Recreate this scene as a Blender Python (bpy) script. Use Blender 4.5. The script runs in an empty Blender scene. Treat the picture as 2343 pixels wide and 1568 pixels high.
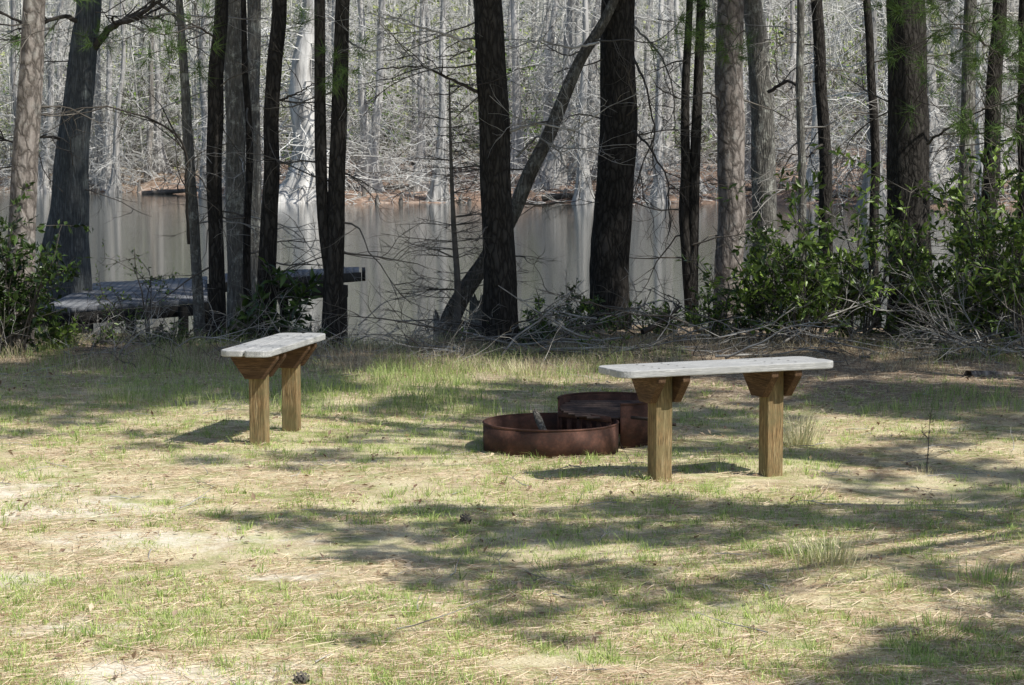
import bpy, bmesh, math
import numpy as np
from mathutils import Vector, Matrix

# ------------------------------------------------------------------ basics
scene = bpy.context.scene
COL = scene.collection
CX, CY, F, H = 1171.5, 784.0, 4900.0, 1.55
TH = math.atan((784-330)/4900.0)
CT, ST = math.cos(TH), math.sin(TH)

def at(px, py, d):
    """world point at ground distance d along a surveyed bearing / elevation"""
    u=(px-CX)/F; v=(CY-py)/F
    t=d/(CT+v*ST)
    return np.array([u*t, d, H+(-ST+v*CT)*t])
def onz(px, py, z=0.0):
    u=(px-CX)/F; v=(CY-py)/F
    t=(z-H)/(-ST+v*CT)
    return np.array([u*t, (CT+v*ST)*t, z])

_tabs={}
def noise2(x,y,scale=1.0,seed=0):
    if seed not in _tabs:
        _tabs[seed]=np.random.RandomState(seed+77).rand(256,256)
    T=_tabs[seed]
    x=np.asarray(x,float)*scale+31.7; y=np.asarray(y,float)*scale+17.3
    xi=np.floor(x).astype(int); yi=np.floor(y).astype(int)
    fx=x-xi; fy=y-yi
    fx=fx*fx*(3-2*fx); fy=fy*fy*(3-2*fy)
    a=T[xi%256,yi%256]; b=T[(xi+1)%256,yi%256]; c=T[xi%256,(yi+1)%256]; d=T[(xi+1)%256,(yi+1)%256]
    return (a*(1-fx)+b*fx)*(1-fy)+(c*(1-fx)+d*fx)*fy
def sstep(a,b,x):
    t=np.clip((np.asarray(x,float)-a)/(b-a),0,1); return t*t*(3-2*t)
def bank_edge(x):
    x=np.asarray(x,float)
    return 16.5+1.8*sstep(-0.5,0.6,x)+1.2*(1-sstep(-3.4,-2.4,x))+0.35*(noise2(x,0*x,0.9,3)-.5)
def shore_shift(x):
    x=np.asarray(x,float)
    return np.interp(x,[-60,-20,-14,-10.5,-8,0,8,16,60],[20,13,10,-2,-6,-6,-7,-13,-18])+(noise2(x,0*x,0.35,6)-.5)*3.5+(noise2(x,0*x,1.3,7)-.5)*2.0
def ground_z(x,y):
    x=np.asarray(x,float); y=np.asarray(y,float)
    e=bank_edge(x)
    sh=shore_shift(x)
    z=-1.5*sstep(e,e+2.8,y)+1.5*sstep(84+sh,93+sh,y)
    z=z+0.05*np.clip(y-93-sh,0,30)
    z=z+ ((noise2(x,y,0.16,8)-.5)*0.9+(noise2(x,y,0.8,88)-.5)*0.45)*sstep(87+sh,94+sh,y)
    z=z+ 19*sstep(122,225,y)+ np.clip(y-225,0,400)*0.03
    near=(y<24)
    z=z+np.where(near,(noise2(x,y,0.7,9)-.5)*0.05+(noise2(x,y,3.1,10)-.5)*0.022,0)
    return z
SANDS=[(-1.95,8.95,.6,.3,.85),(-1.4,8.3,.5,.2,.85),(-.95,6.12,.5,.24,1),(-2.35,9.4,.5,.3,.85),(-1.45,6.75,.3,.16,.7),(-.95,10.35,.35,.12,.5),(-.85,7.6,.25,.12,.6),(-1.9,7.5,.4,.15,.65),(-.4,7.15,.3,.1,.5)]
def sandfield(x,y):
    s=np.zeros_like(np.asarray(x,float))
    for cx,cy,rx,ry,a in SANDS: s=np.maximum(s,a*np.exp(-(((x-cx)/rx)**2+((y-cy)/ry)**2)))
    return s
def sandmask(x,y):
    s=sandfield(x,y)+.9*(noise2(x,y,3.2,50)-.5)+.7*(noise2(x,y,9,51)-.5)+.4*(noise2(x,y,24,52)-.5)
    return sstep(.28,.8,s)*.93

def mesh_arrays(name, V, Fs, col=None, smooth=False):
    me=bpy.data.meshes.new(name)
    V=np.asarray(V,np.float32)
    if not isinstance(Fs,(list,tuple)): Fs=[Fs]
    Fs=[np.asarray(f,np.int32) for f in Fs if len(f)]
    nl=sum(f.size for f in Fs); nf=sum(len(f) for f in Fs)
    me.vertices.add(len(V)); me.vertices.foreach_set("co",V.ravel())
    me.loops.add(nl); me.polygons.add(nf)
    me.loops.foreach_set("vertex_index",np.concatenate([f.ravel() for f in Fs]))
    st=[];tot=[];o=0
    for f in Fs:
        k=f.shape[1]; st.append(o+np.arange(len(f))*k); tot.append(np.full(len(f),k)); o+=f.size
    me.polygons.foreach_set("loop_start",np.concatenate(st).astype(np.int32))
    me.polygons.foreach_set("loop_total",np.concatenate(tot).astype(np.int32))
    if smooth: me.polygons.foreach_set("use_smooth",np.ones(nf,bool))
    me.update(calc_edges=True)
    if col is not None:
        a=me.color_attributes.new("Col",'FLOAT_COLOR','POINT')
        c=np.ones((len(V),4),np.float32); c[:,:3]=col
        a.data.foreach_set("color",c.ravel())
    return me

class MB:
    def __init__(s): s.v=[]; s.f=[]; s.n=0
    def add(s,V,Fc):
        V=np.asarray(V,float); s.v.append(V); s.f.append(np.asarray(Fc)+s.n); s.n+=len(V)
    def tube(s,P,R,sides=5):
        P=np.asarray(P,float); R=np.asarray(R,float); n=len(P)
        T=np.gradient(P,axis=0); T/=np.linalg.norm(T,axis=1)[:,None]+1e-9
        ref=np.array([0.,0,1]) if abs(T[:,2]).mean()<.8 else np.array([1.,0,0])
        A=np.cross(T,ref); A/=np.linalg.norm(A,axis=1)[:,None]+1e-9
        B=np.cross(T,A)
        ang=np.arange(sides)*2*math.pi/sides
        V=P[:,None,:]+R[:,None,None]*(np.cos(ang)[None,:,None]*A[:,None,:]+np.sin(ang)[None,:,None]*B[:,None,:])
        i=np.arange(n-1)[:,None]*sides; j=np.arange(sides)[None,:]; j2=(j+1)%sides
        Q=np.stack([i+j,i+j2,i+sides+j2,i+sides+j],-1).reshape(-1,4)
        s.add(V.reshape(-1,3),Q)
    def box(s,c,size,rotz=0):
        c=np.asarray(c,float); hx,hy,hz=[q/2 for q in size]
        V=np.array([[x,y,z] for z in(-hz,hz) for x,y in((-hx,-hy),(hx,-hy),(hx,hy),(-hx,hy))])
        cr,sr=math.cos(rotz),math.sin(rotz)
        V=np.stack([V[:,0]*cr-V[:,1]*sr,V[:,0]*sr+V[:,1]*cr,V[:,2]],1)+c
        s.add(V,[[0,3,2,1],[4,5,6,7],[0,1,5,4],[1,2,6,5],[2,3,7,6],[3,0,4,7]])
    def mesh(s,name,smooth=False,col=None):
        return mesh_arrays(name,np.concatenate(s.v),np.concatenate(s.f),col=col,smooth=smooth)

def link(name,data,mat=None,parent=None,loc=None,rotz=None):
    o=bpy.data.objects.new(name,data); COL.objects.link(o)
    if mat is not None and data is not None and len(data.materials)==0: data.materials.append(mat)
    if parent is not None: o.parent=parent
    if loc is not None: o.location=[float(q) for q in loc]
    if rotz is not None: o.rotation_euler=(0,0,rotz)
    return o
def thing(name,label,category,loc,group=None,data=None,mat=None,rotz=None,kind=None):
    o=link(name,data,mat,None,loc,rotz)
    if data is None: o.empty_display_size=0.2
    o["label"]=label; o["category"]=category
    if group: o["group"]=group
    if kind: o["kind"]=kind
    return o

# ------------------------------------------------------------------ materials
def mat_new(name):
    m=bpy.data.materials.new(name); m.use_nodes=True
    nt=m.node_tree; nt.nodes.clear()
    out=nt.nodes.new("ShaderNodeOutputMaterial"); b=nt.nodes.new("ShaderNodeBsdfPrincipled")
    nt.links.new(b.outputs[0],out.inputs[0])
    return m,nt,b
def N(nt,t,**k):
    n=nt.nodes.new(t)
    for a,v in k.items(): setattr(n,a,v)
    return n
def noise(nt,vec,scale,detail=4,rough=.6,dist=0):
    n=N(nt,"ShaderNodeTexNoise"); n.inputs["Scale"].default_value=scale; n.inputs["Detail"].default_value=detail
    n.inputs["Roughness"].default_value=rough; n.inputs["Distortion"].default_value=dist
    if vec is not None: nt.links.new(vec,n.inputs["Vector"])
    return n.outputs["Fac"]
def ramp(nt,fac,stops):
    r=N(nt,"ShaderNodeValToRGB"); e=r.color_ramp.elements
    while len(e)<len(stops): e.new(0.5)
    for i,(p,c) in enumerate(stops):
        e[i].position=p; e[i].color=(c[0],c[1],c[2],1) if not isinstance(c,(int,float)) else (c,c,c,1)
    nt.links.new(fac,r.inputs[0]); return r.outputs[0]
def mix(nt,fac,a,b,blend='MIX'):
    m=N(nt,"ShaderNodeMix",data_type='RGBA',blend_type=blend)
    for s,v in ((0,fac),(6,a),(7,b)):
        if isinstance(v,(int,float)): m.inputs[s].default_value=v
        elif isinstance(v,tuple): m.inputs[s].default_value=(v[0],v[1],v[2],1)
        else: nt.links.new(v,m.inputs[s])
    return m.outputs[2]
def math_(nt,op,a,b):
    m=N(nt,"ShaderNodeMath",operation=op)
    for s,v in((0,a),(1,b)):
        if isinstance(v,(int,float)): m.inputs[s].default_value=v
        else: nt.links.new(v,m.inputs[s])
    return m.outputs[0]
def mapping(nt,src,scale):
    m=N(nt,"ShaderNodeMapping"); m.inputs["Scale"].default_value=scale
    nt.links.new(src,m.inputs["Vector"]); return m.outputs[0]
def objco(nt): return N(nt,"ShaderNodeTexCoord").outputs["Object"]
def bump(nt,b,h,strength,dist):
    n=N(nt,"ShaderNodeBump"); n.inputs["Strength"].default_value=strength; n.inputs["Distance"].default_value=dist
    nt.links.new(h,n.inputs["Height"]); nt.links.new(n.outputs[0],b.inputs["Normal"])

def bark(name,dark,mid,light,plate=30,stretch=.3,crackcol=.5,lichen=None,lich_amt=.6,bd=.012):
    m,nt,b=mat_new(name); co=objco(nt)
    v=mapping(nt,co,(1,1,stretch))
    w=N(nt,"ShaderNodeVectorMath",operation='ADD')
    nz=N(nt,"ShaderNodeTexNoise"); nz.inputs["Scale"].default_value=14; nz.inputs["Detail"].default_value=4; nt.links.new(v,nz.inputs["Vector"])
    sc=N(nt,"ShaderNodeVectorMath",operation='SCALE'); sc.inputs["Scale"].default_value=.11
    nt.links.new(nz.outputs["Color"],sc.inputs[0]); nt.links.new(v,w.inputs[0]); nt.links.new(sc.outputs[0],w.inputs[1])
    vo=N(nt,"ShaderNodeTexVoronoi",feature='DISTANCE_TO_EDGE'); vo.inputs["Scale"].default_value=plate
    nt.links.new(w.outputs[0],vo.inputs["Vector"])
    vc=N(nt,"ShaderNodeTexVoronoi"); vc.inputs["Scale"].default_value=plate; nt.links.new(w.outputs[0],vc.inputs["Vector"])
    sep=N(nt,"ShaderNodeSeparateColor"); nt.links.new(vc.outputs["Color"],sep.inputs[0])
    cr=ramp(nt,vo.outputs["Distance"],[(0.0,0.0),(0.22,.8),(0.4,1.0)])
    fine=noise(nt,mapping(nt,co,(1,1,.35)),42,7,.75)
    big=noise(nt,co,1.8,4,.65)
    c=ramp(nt,fine,[(.3,dark),(.5,mid),(.7,light)])
    c=mix(nt,math_(nt,'MULTIPLY',sep.outputs[0],.5),c,light)
    c=mix(nt,ramp(nt,big,[(.35,0.0),(.65,.6)]),c,tuple(q*1.25 for q in mid))
    if lichen:
        l=noise(nt,co,7,7,.8); c=mix(nt,ramp(nt,l,[(.52,0.0),(.6,lich_amt)]),c,lichen)
    c=mix(nt,cr,mix(nt,crackcol,c,tuple(q*.4 for q in dark)),c)
    nt.links.new(c,b.inputs["Base Color"]); b.inputs["Roughness"].default_value=.95
    b.inputs["Specular IOR Level"].default_value=.12
    hgt=math_(nt,'ADD',math_(nt,'MULTIPLY',fine,.8),math_(nt,'MULTIPLY',cr,.6))
    bump(nt,b,hgt,1.0,bd)
    return m

M_PINE_SHADED=bark("shaded_pine_bark",(.024,.021,.019),(.05,.045,.04),(.095,.087,.08),26,.3,.75)  # canopy shade over the near trunks is put into this bark colour
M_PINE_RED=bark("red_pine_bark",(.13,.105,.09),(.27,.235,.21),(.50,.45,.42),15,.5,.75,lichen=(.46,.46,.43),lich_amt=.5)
M_GRAY=bark("gray_lichen_bark",(.07,.066,.06),(.16,.152,.135),(.34,.33,.31),40,.15,.5,lichen=(.58,.59,.53),lich_amt=.75)
M_LEAN=bark("leaning_trunk_bark",(.055,.05,.043),(.12,.11,.095),(.25,.235,.21),34,.25,.6,lichen=(.38,.38,.34),lich_amt=.7)
M_BLUE=bark("shaded_cypress_bark",(.04,.044,.047),(.10,.107,.11),(.19,.2,.2),36,.1,.5,lichen=(.24,.27,.25),lich_amt=.4)

def simple(name,c1,c2,scale=8,rough=.9,stretch=(1,1,1),spec=.2,bmp=0,rand=0):
    m,nt,b=mat_new(name); co=mapping(nt,objco(nt),stretch)
    n=noise(nt,co,scale,5,.65)
    c=ramp(nt,n,[(.32,c1),(.68,c2)])
    if rand:
        oi=N(nt,"ShaderNodeObjectInfo"); f=math_(nt,'MULTIPLY',oi.outputs["Random"],rand)
        c=mix(nt,f,c,tuple(q*.35 for q in c1))
    nt.links.new(c,b.inputs["Base Color"])
    b.inputs["Roughness"].default_value=rough; b.inputs["Specular IOR Level"].default_value=spec
    if bmp: bump(nt,b,n,1,bmp)
    return m
M_TWIG_GRAY=simple("gray_twig",(.17,.155,.14),(.58,.56,.52),5)
M_TWIG_MID=simple("brown_gray_twig",(.075,.066,.057),(.21,.19,.165),4)
M_TWIG_DARK=simple("dark_twig",(.04,.034,.03),(.10,.088,.076),9)
M_FAR_TRUNK=simple("far_cypress_bark",(.30,.285,.27),(.84,.82,.79),4,stretch=(1.8,1.8,.16),bmp=.05,rand=.5)
M_FAR_TRUNK2=simple("far_brown_bark",(.16,.145,.13),(.46,.43,.39),5,stretch=(1.6,1.6,.2),bmp=.05,rand=.5)
M_FAR_TWIG=simple("far_bare_twigs",(.48,.47,.44),(.95,.94,.91),.9,rand=.3)
M_DIST_TWIG=simple("distant_twigs",(.30,.295,.26),(.85,.84,.79),.5)
M_NEEDLE=simple("pine_needles",(.05,.10,.025),(.15,.23,.06),6,.6)

def leafmat(name,rough=.35,trans=.25):
    m,nt,b=mat_new(name)
    at_=N(nt,"ShaderNodeAttribute",attribute_name="Col")
    nt.links.new(at_.outputs["Color"],b.inputs["Base Color"])
    b.inputs["Roughness"].default_value=rough
    tr=N(nt,"ShaderNodeBsdfTranslucent"); nt.links.new(at_.outputs["Color"],tr.inputs[0])
    ms=N(nt,"ShaderNodeMixShader"); ms.inputs[0].default_value=trans
    out=[n for n in nt.nodes if n.type=='OUTPUT_MATERIAL'][0]
    nt.links.new(b.outputs[0],ms.inputs[1]); nt.links.new(tr.outputs[0],ms.inputs[2]); nt.links.new(ms.outputs[0],out.inputs[0])
    return m
M_LEAF=leafmat("glossy_leaf",.35,.25)
M_FARLEAF=leafmat("far_leaf",.8,.25)
M_GRASS=leafmat("grass_blade",.7,.3)
M_LITTER=leafmat("dry_litter",.8,.1)

def wood(name,c1,c2,c3,axis,scale=1.0,green=None,streak=.65):
    m,nt,b=mat_new(name); co=objco(nt)
    s=[14,14,14]; s[axis]=.8
    st=mapping(nt,co,tuple(q*scale for q in s))
    g=noise(nt,st,5,6,.7,.4); g2=noise(nt,st,22,3,.6)
    c=ramp(nt,g,[(.3,c1),(.5,c2),(.7,c3)])
    c=mix(nt,ramp(nt,g2,[(.35,streak),(.6,0.0)]),c,tuple(q*.4 for q in c1))
    bl=noise(nt,co,7,5,.7)
    c=mix(nt,ramp(nt,bl,[(.42,0.0),(.65,.7)]),c,green if green else c1)
    nt.links.new(c,b.inputs["Base Color"]); b.inputs["Roughness"].default_value=.85
    b.inputs["Specular IOR Level"].default_value=.25
    bump(nt,b,g2,.6,.004); return m
M_SEAT=wood("weathered_seat_wood",(.36,.36,.355),(.52,.52,.515),(.70,.695,.68),0,streak=.5)
M_POST=wood("treated_post_wood",(.14,.085,.04),(.36,.24,.115),(.58,.46,.27),2,green=(.19,.17,.085),streak=.9)
M_BRKT=wood("treated_bracket_wood",(.075,.042,.024),(.15,.088,.048),(.27,.17,.095),1,streak=.8)
M_DECK=wood("dock_gray_wood",(.14,.145,.155),(.22,.225,.24),(.34,.34,.35),1,.4,streak=.3)
M_DOCKPOST=wood("dock_post_wood",(.02,.018,.016),(.035,.032,.028),(.06,.054,.046),2,.6)

def rustmat():
    m,nt,b=mat_new("rusty_steel"); co=objco(nt)
    a=noise(nt,co,6,7,.75); f=noise(nt,co,60,4,.7)
    c=ramp(nt,a,[(.3,(.028,.017,.014)),(.5,(.08,.038,.028)),(.7,(.19,.09,.064))])
    c=mix(nt,ramp(nt,f,[(.45,0.0),(.7,.5)]),c,(.055,.04,.033))
    nt.links.new(c,b.inputs["Base Color"]); b.inputs["Roughness"].default_value=.8; b.inputs["Specular IOR Level"].default_value=.25
    bump(nt,b,f,.5,.003); return m
M_RUST=rustmat()
M_IRON=simple("sooty_iron",(.02,.017,.015),(.06,.045,.038),30,.7)
M_GRATE=simple("grate_iron",(.06,.045,.04),(.16,.11,.09),20,.6)

def groundmat():
    m,nt,b=mat_new("forest_floor")
    geo=N(nt,"ShaderNodeNewGeometry"); P=geo.outputs["Position"]
    med=noise(nt,P,2.6,5,.65); fine=noise(nt,P,38,5,.75); fib=noise(nt,mapping(nt,P,(1,2.4,1)),90,3,.7)
    straw=ramp(nt,fib,[(.3,(.28,.21,.11)),(.5,(.70,.60,.38)),(.7,(.93,.86,.64))])
    brown=ramp(nt,fine,[(.3,(.18,.12,.07)),(.7,(.62,.47,.31))])
    sand=ramp(nt,fine,[(.3,(.66,.58,.45)),(.7,(.94,.87,.74))])
    green=ramp(nt,fine,[(.3,(.12,.17,.04)),(.7,(.50,.56,.2))])
    c=mix(nt,ramp(nt,med,[(.46,0.0),(.62,.7)]),straw,brown)
    gm=noise(nt,P,3.7,6,.7)
    c=mix(nt,ramp(nt,gm,[(.48,0.0),(.6,.65)]),c,green)
    at_=N(nt,"ShaderNodeAttribute",attribute_name="Col"); sa=N(nt,"ShaderNodeSeparateColor"); nt.links.new(at_.outputs["Color"],sa.inputs[0])
    sm=math_(nt,'ADD',sa.outputs[0],math_(nt,'MULTIPLY',math_(nt,'SUBTRACT',noise(nt,P,6,7,.8),.5),3.0))
    c=mix(nt,ramp(nt,sm,[(.25,0.0),(.85,.95)]),c,sand)
    sx=N(nt,"ShaderNodeSeparateXYZ"); nt.links.new(P,sx.inputs[0])
    def rng_(a,b_,ax=1):
        r=N(nt,"ShaderNodeMapRange"); nt.links.new(sx.outputs[ax],r.inputs[0]); r.inputs[1].default_value=a; r.inputs[2].default_value=b_; return r.outputs[0]
    duff=ramp(nt,fine,[(.3,(.12,.085,.06)),(.5,(.31,.235,.165)),(.7,(.6,.5,.38))])
    c=mix(nt,rng_(12.5,15.5),c,duff)
    c=mix(nt,math_(nt,'MULTIPLY',rng_(12.0,13.4),rng_(.3,1.4,0)),c,duff)
    fn=noise(nt,P,1.6,7,.8)
    far=ramp(nt,fn,[(.32,(.09,.07,.055)),(.5,(.32,.22,.165)),(.68,(.60,.49,.41))])
    c=mix(nt,rng_(50,60),c,far)
    wd=ramp(nt,fn,[(.35,(.09,.10,.06)),(.5,(.26,.27,.16)),(.68,(.60,.58,.45))])
    c=mix(nt,rng_(100,116),c,wd)
    nt.links.new(c,b.inputs["Base Color"]); b.inputs["Roughness"].default_value=1; b.inputs["Specular IOR Level"].default_value=.1
    bump(nt,b,math_(nt,'ADD',fine,fib),.5,.01)
    return m
M_GROUND=groundmat()
def watermat():
    m,nt,b=mat_new("river_water")
    geo=N(nt,"ShaderNodeNewGeometry"); P=geo.outputs["Position"]
    b.inputs["Base Color"].default_value=(.034,.042,.036,1); b.inputs["Roughness"].default_value=.03
    b.inputs["IOR"].default_value=1.33; b.inputs["Specular IOR Level"].default_value=.42
    n=noise(nt,mapping(nt,P,(.8,1.8,1)),4,5,.6)
    bump(nt,b,n,.15,.015); return m
M_WATER=watermat()

# ------------------------------------------------------------------ world, sun, camera
EL=math.radians(50.8); AZ=math.radians(123.5)
w=bpy.data.worlds.new("World"); scene.world=w; w.use_nodes=True
nt=w.node_tree; bg=nt.nodes["Background"]
sky=nt.nodes.new("ShaderNodeTexSky"); sky.sky_type='NISHITA'; sky.sun_disc=False
sky.sun_elevation=EL; sky.sun_rotation=AZ
nt.links.new(sky.outputs[0],bg.inputs[0]); bg.inputs[1].default_value=.105
sl=bpy.data.lights.new("sun","SUN"); sl.energy=5.0; sl.angle=math.radians(.5); sl.color=(1,.97,.9)
so=bpy.data.objects.new("sun",sl); COL.objects.link(so)
SUN=Vector((math.sin(AZ)*math.cos(EL),math.cos(AZ)*math.cos(EL),math.sin(EL)))
so.rotation_euler=SUN.to_track_quat('Z','Y').to_euler(); so.location=(10,-8,20)
cam=bpy.data.cameras.new("camera"); cam.sensor_width=36; cam.lens=36*F/2343; cam.clip_end=2000
co_=bpy.data.objects.new("camera",cam); COL.objects.link(co_); co_.location=(0,0,H)
co_.rotation_euler=(math.pi/2-TH,0,0); scene.camera=co_
scene.view_settings.view_transform='Standard'; scene.view_settings.look='None'; scene.view_settings.exposure=0

# ------------------------------------------------------------------ ground + water
xs=np.concatenate([np.linspace(-400,-60,14),np.linspace(-52,-31,12),np.arange(-30,-8,.6),np.arange(-8,8,.09),np.arange(8.2,30,.6),np.linspace(31,52,12),np.linspace(60,400,14)])
ys=np.concatenate([np.linspace(-60,2,16),np.arange(3,22,.09),np.linspace(23,66,12),np.arange(67,130,.6),np.linspace(132,240,50),np.linspace(260,900,14)])
X,Y=np.meshgrid(xs,ys); Z=ground_z(X,Y)
V=np.stack([X,Y,Z],-1).reshape(-1,3); nx=len(xs); ny=len(ys)
i=(np.arange(ny-1)[:,None]*nx+np.arange(nx-1)[None,:]).ravel()
sm_=sandfield(X,Y).ravel()
g=link("ground",mesh_arrays("ground",V,np.stack([i,i+1,i+nx+1,i+nx],1),col=np.stack([sm_,sm_*0,sm_*0],1),smooth=True),M_GROUND); g["kind"]="structure"
g["label"]="sandy clearing with pine straw and thin grass"; g["category"]="ground"
wv=np.array([[-400,15,-.7],[400,15,-.7],[400,125,-.7],[-400,125,-.7]])
wa=link("river_water",mesh_arrays("river_water",wv,np.array([[0,1,2,3]])),M_WATER); wa["kind"]="structure"
wa["label"]="calm brown river reflecting bare trees"; wa["category"]="water"

# ------------------------------------------------------------------ benches
def prism(poly,z0,z1):
    n=len(poly); V=[(x,y,z0) for x,y in poly]+[(x,y,z1) for x,y in poly]
    return V,[list(range(n))[::-1],list(range(n,2*n))]+[[i,(i+1)%n,n+(i+1)%n,n+i] for i in range(n)]
def pydata_bevel(name,parts,off=.004):
    bm=bmesh.new()
    for V,Fc in parts:
        vs=[bm.verts.new(v) for v in V]
        for f in Fc: bm.faces.new([vs[k] for k in f])
    bmesh.ops.recalc_face_normals(bm,faces=bm.faces)
    es=[e for e in bm.edges if len(e.link_faces)==2 and e.calc_face_angle(0)>.6]
    bmesh.ops.bevel(bm,geom=es,offset=off,segments=2,affect='EDGES',profile=.5)
    me=bpy.data.meshes.new(name); bm.to_mesh(me); bm.free(); return me
def plank(L,y0,y1,z0,z1,rc,side):
    def arc(cx,cy,r,a0,a1): return [(cx+r*math.cos(a0+(a1-a0)*k/6),cy+r*math.sin(a0+(a1-a0)*k/6)) for k in range(7)]
    h=math.pi/2; ri=.022
    r=[rc if side<0 else ri, rc if side<0 else ri, rc if side>0 else ri, rc if side>0 else ri]
    pts=arc(-L/2+r[0],y0+r[0],r[0],2*h,3*h)+arc(L/2-r[1],y0+r[1],r[1],3*h,4*h)
    pts+=arc(L/2-r[2],y1-r[2],r[2],0,h)+arc(-L/2+r[3],y1-r[3],r[3],h,2*h)
    return prism(pts,z0,z1)
def bench(loc,rot,L,W,sep,label,T):
    b=thing("bench",label,"bench",loc,group="wooden benches around the fire ring",rotz=rot)
    me=pydata_bevel("seat",[plank(L,-W/2,-.004,T-.034,T,.06,-1),plank(L-.012,.004,W/2,T-.0335,T-.0015,.06,1)],.005)
    link("seat",me,M_SEAT,b)
    for sx in (-sep/2,sep/2):
        for dy in (-W*.36,-W*.14,W*.14,W*.36):
            for ddx in(-.064,.064):
                a=np.arange(8)*math.pi/4; sc=MB()
                sc.add(np.stack([.006*np.cos(a),.006*np.sin(a),0*a],1),[[0,1,2,3],[0,3,4,7],[4,5,6,7]])
                link("screw",sc.mesh("screw"),M_IRON,b,(sx+ddx,dy,T+(.0012 if dy<0 else -.0002)))
    B=T-.035; q_=.0425
    for sx in(-sep/2,sep/2):
        V,Fc=prism([(sx-q_,-q_),(sx+q_,-q_),(sx+q_,q_),(sx-q_,q_)],-.15,B)
        link("leg",pydata_bevel("leg",[(V,Fc)],.005),M_POST,b)
        for q in(-1,1):
            x0=sx+q*.044; x1=x0+q*.038
            hw=W*.46
            prof=[(-hw,B),(-hw,B-.027),(-.05,B-.13),(.05,B-.13),(hw,B-.027),(hw,B)]
            V=[(x0,y,z) for y,z in prof]+[(x1,y,z) for y,z in prof]; n=6
            Fc=[list(range(n)),list(range(n,2*n))[::-1]]+[[k,(k+1)%n,n+(k+1)%n,n+k] for k in range(n)]
            link("bracket",pydata_bevel("bracket",[(V,Fc)],.003),M_BRKT,b)
    return b
p1=onz(1509,1108); p2=onz(1762,1083)
mid=(p1+p2)/2
bench((mid[0],mid[1],0),math.radians(24),1.13,.30,.59,"weathered plank bench on two treated wood posts in full sun",.54)
q1=onz(600,1010); q2=onz(662,983); mid=(q1+q2)/2
ang=math.atan2(q2[1]-q1[1],q2[0]-q1[0])
bench((mid[0],mid[1],0),ang,1.08,.27,.56,"weathered plank bench seen from its end, posts half shaded",.505)

# ------------------------------------------------------------------ fire ring
fr=thing("fire_ring","low rusty steel campfire ring with raised cooking grate","fire ring",(0.20,10.99,0))
def arcwall(c,r,a0,a1,z0,z1,th=.006,seg=64):
    mb=MB(); a=np.linspace(a0,a1,seg)
    prof=[(r,z0),(r,z1),(r-th,z1),(r-th,z0)]
    V=np.array([[[c[0]+rr*math.cos(t),c[1]+rr*math.sin(t),z] for rr,z in prof] for t in a]).reshape(-1,3)
    Q=[]
    for k in range(seg-1):
        for j in range(4):
            j2=(j+1)%4; Q.append([k*4+j,(k+1)*4+j,(k+1)*4+j2,k*4+j2])
    Q+= [[0,1,2,3],[(seg-1)*4+3,(seg-1)*4+2,(seg-1)*4+1,(seg-1)*4]]
    mb.add(V,Q); return mb
r1=arcwall((0,0),.35,0,2*math.pi,-.03,.118,.007,96)
a=np.linspace(0,2*math.pi,97); r1.tube(np.stack([.348*np.cos(a),.348*np.sin(a),np.full(97,.119)],1),np.full(97,.006),6)
link("ring",r1.mesh("ring",True),M_RUST,fr)
C2=(.315,.30)
r2=arcwall(C2,.272,math.radians(-80),math.radians(186),-.03,.205,.006,72)
a=np.linspace(math.radians(-80),math.radians(186),80); r2.tube(np.stack([C2[0]+.27*np.cos(a),C2[1]+.27*np.sin(a),np.full(80,.206)],1),np.full(80,.006),6)
link("windscreen",r2.mesh("windscreen",True),M_RUST,fr)
gr=MB()
for k in range(10):
    yy=C2[1]-.23+k*.044; xl=math.sqrt(max(.0,.262**2-(yy-C2[1])**2))
    gr.tube([[C2[0]-xl,yy,.132+.004*k],[C2[0]+xl,yy,.132+.004*k]],[.008,.008],6)
for xx in(-.17,0.0,.17):
    gr.tube([[C2[0]+xx,C2[1]-.2,.124],[C2[0]+xx,C2[1]+.17,.158]],[.008,.008],6)
link("grate",gr.mesh("grate"),M_GRATE,fr)
hd=MB(); hd.tube([[.42,.02,.14],[.50,-.06,.142],[.58,-.11,.125],[.64,-.11,.12]],[.009]*4,8)
link("handle",hd.mesh("handle",True),M_IRON,fr)
su=MB()
for k in range(6):
    tt=k/5; su.box((C2[0]-.262+.25*tt,C2[1]-.02-.24*tt,.065),(.03,.006,.12),-.76)
su.box((C2[0]-.135,C2[1]-.155,.128),(.36,.008,.03),-.76); su.box((C2[0]-.135,C2[1]-.155,.03),(.36,.008,.03),-.76)
link("grate_support",su.mesh("grate_support"),M_RUST,fr)
lg=MB(); lg.tube([[.0,-.14,.0],[-.03,-.05,.06],[-.06,.05,.12],[-.08,.12,.16]],[.022,.019,.021,.015],8)
thing("firewood_stick","gray lichen covered stick leaning in the ring","firewood",(0.20,10.99,0),data=lg.mesh("stick",True),mat=M_LEAN)
lg=MB(); lg.tube([[-.2,-.05,.02],[0,.05,.035],[.15,.1,.03]],[.03,.034,.028],8)
thing("firewood_stick","blackened half burnt log lying in the ring","firewood",(0.20,10.99,0),data=lg.mesh("stick",True),mat=M_IRON)

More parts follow.
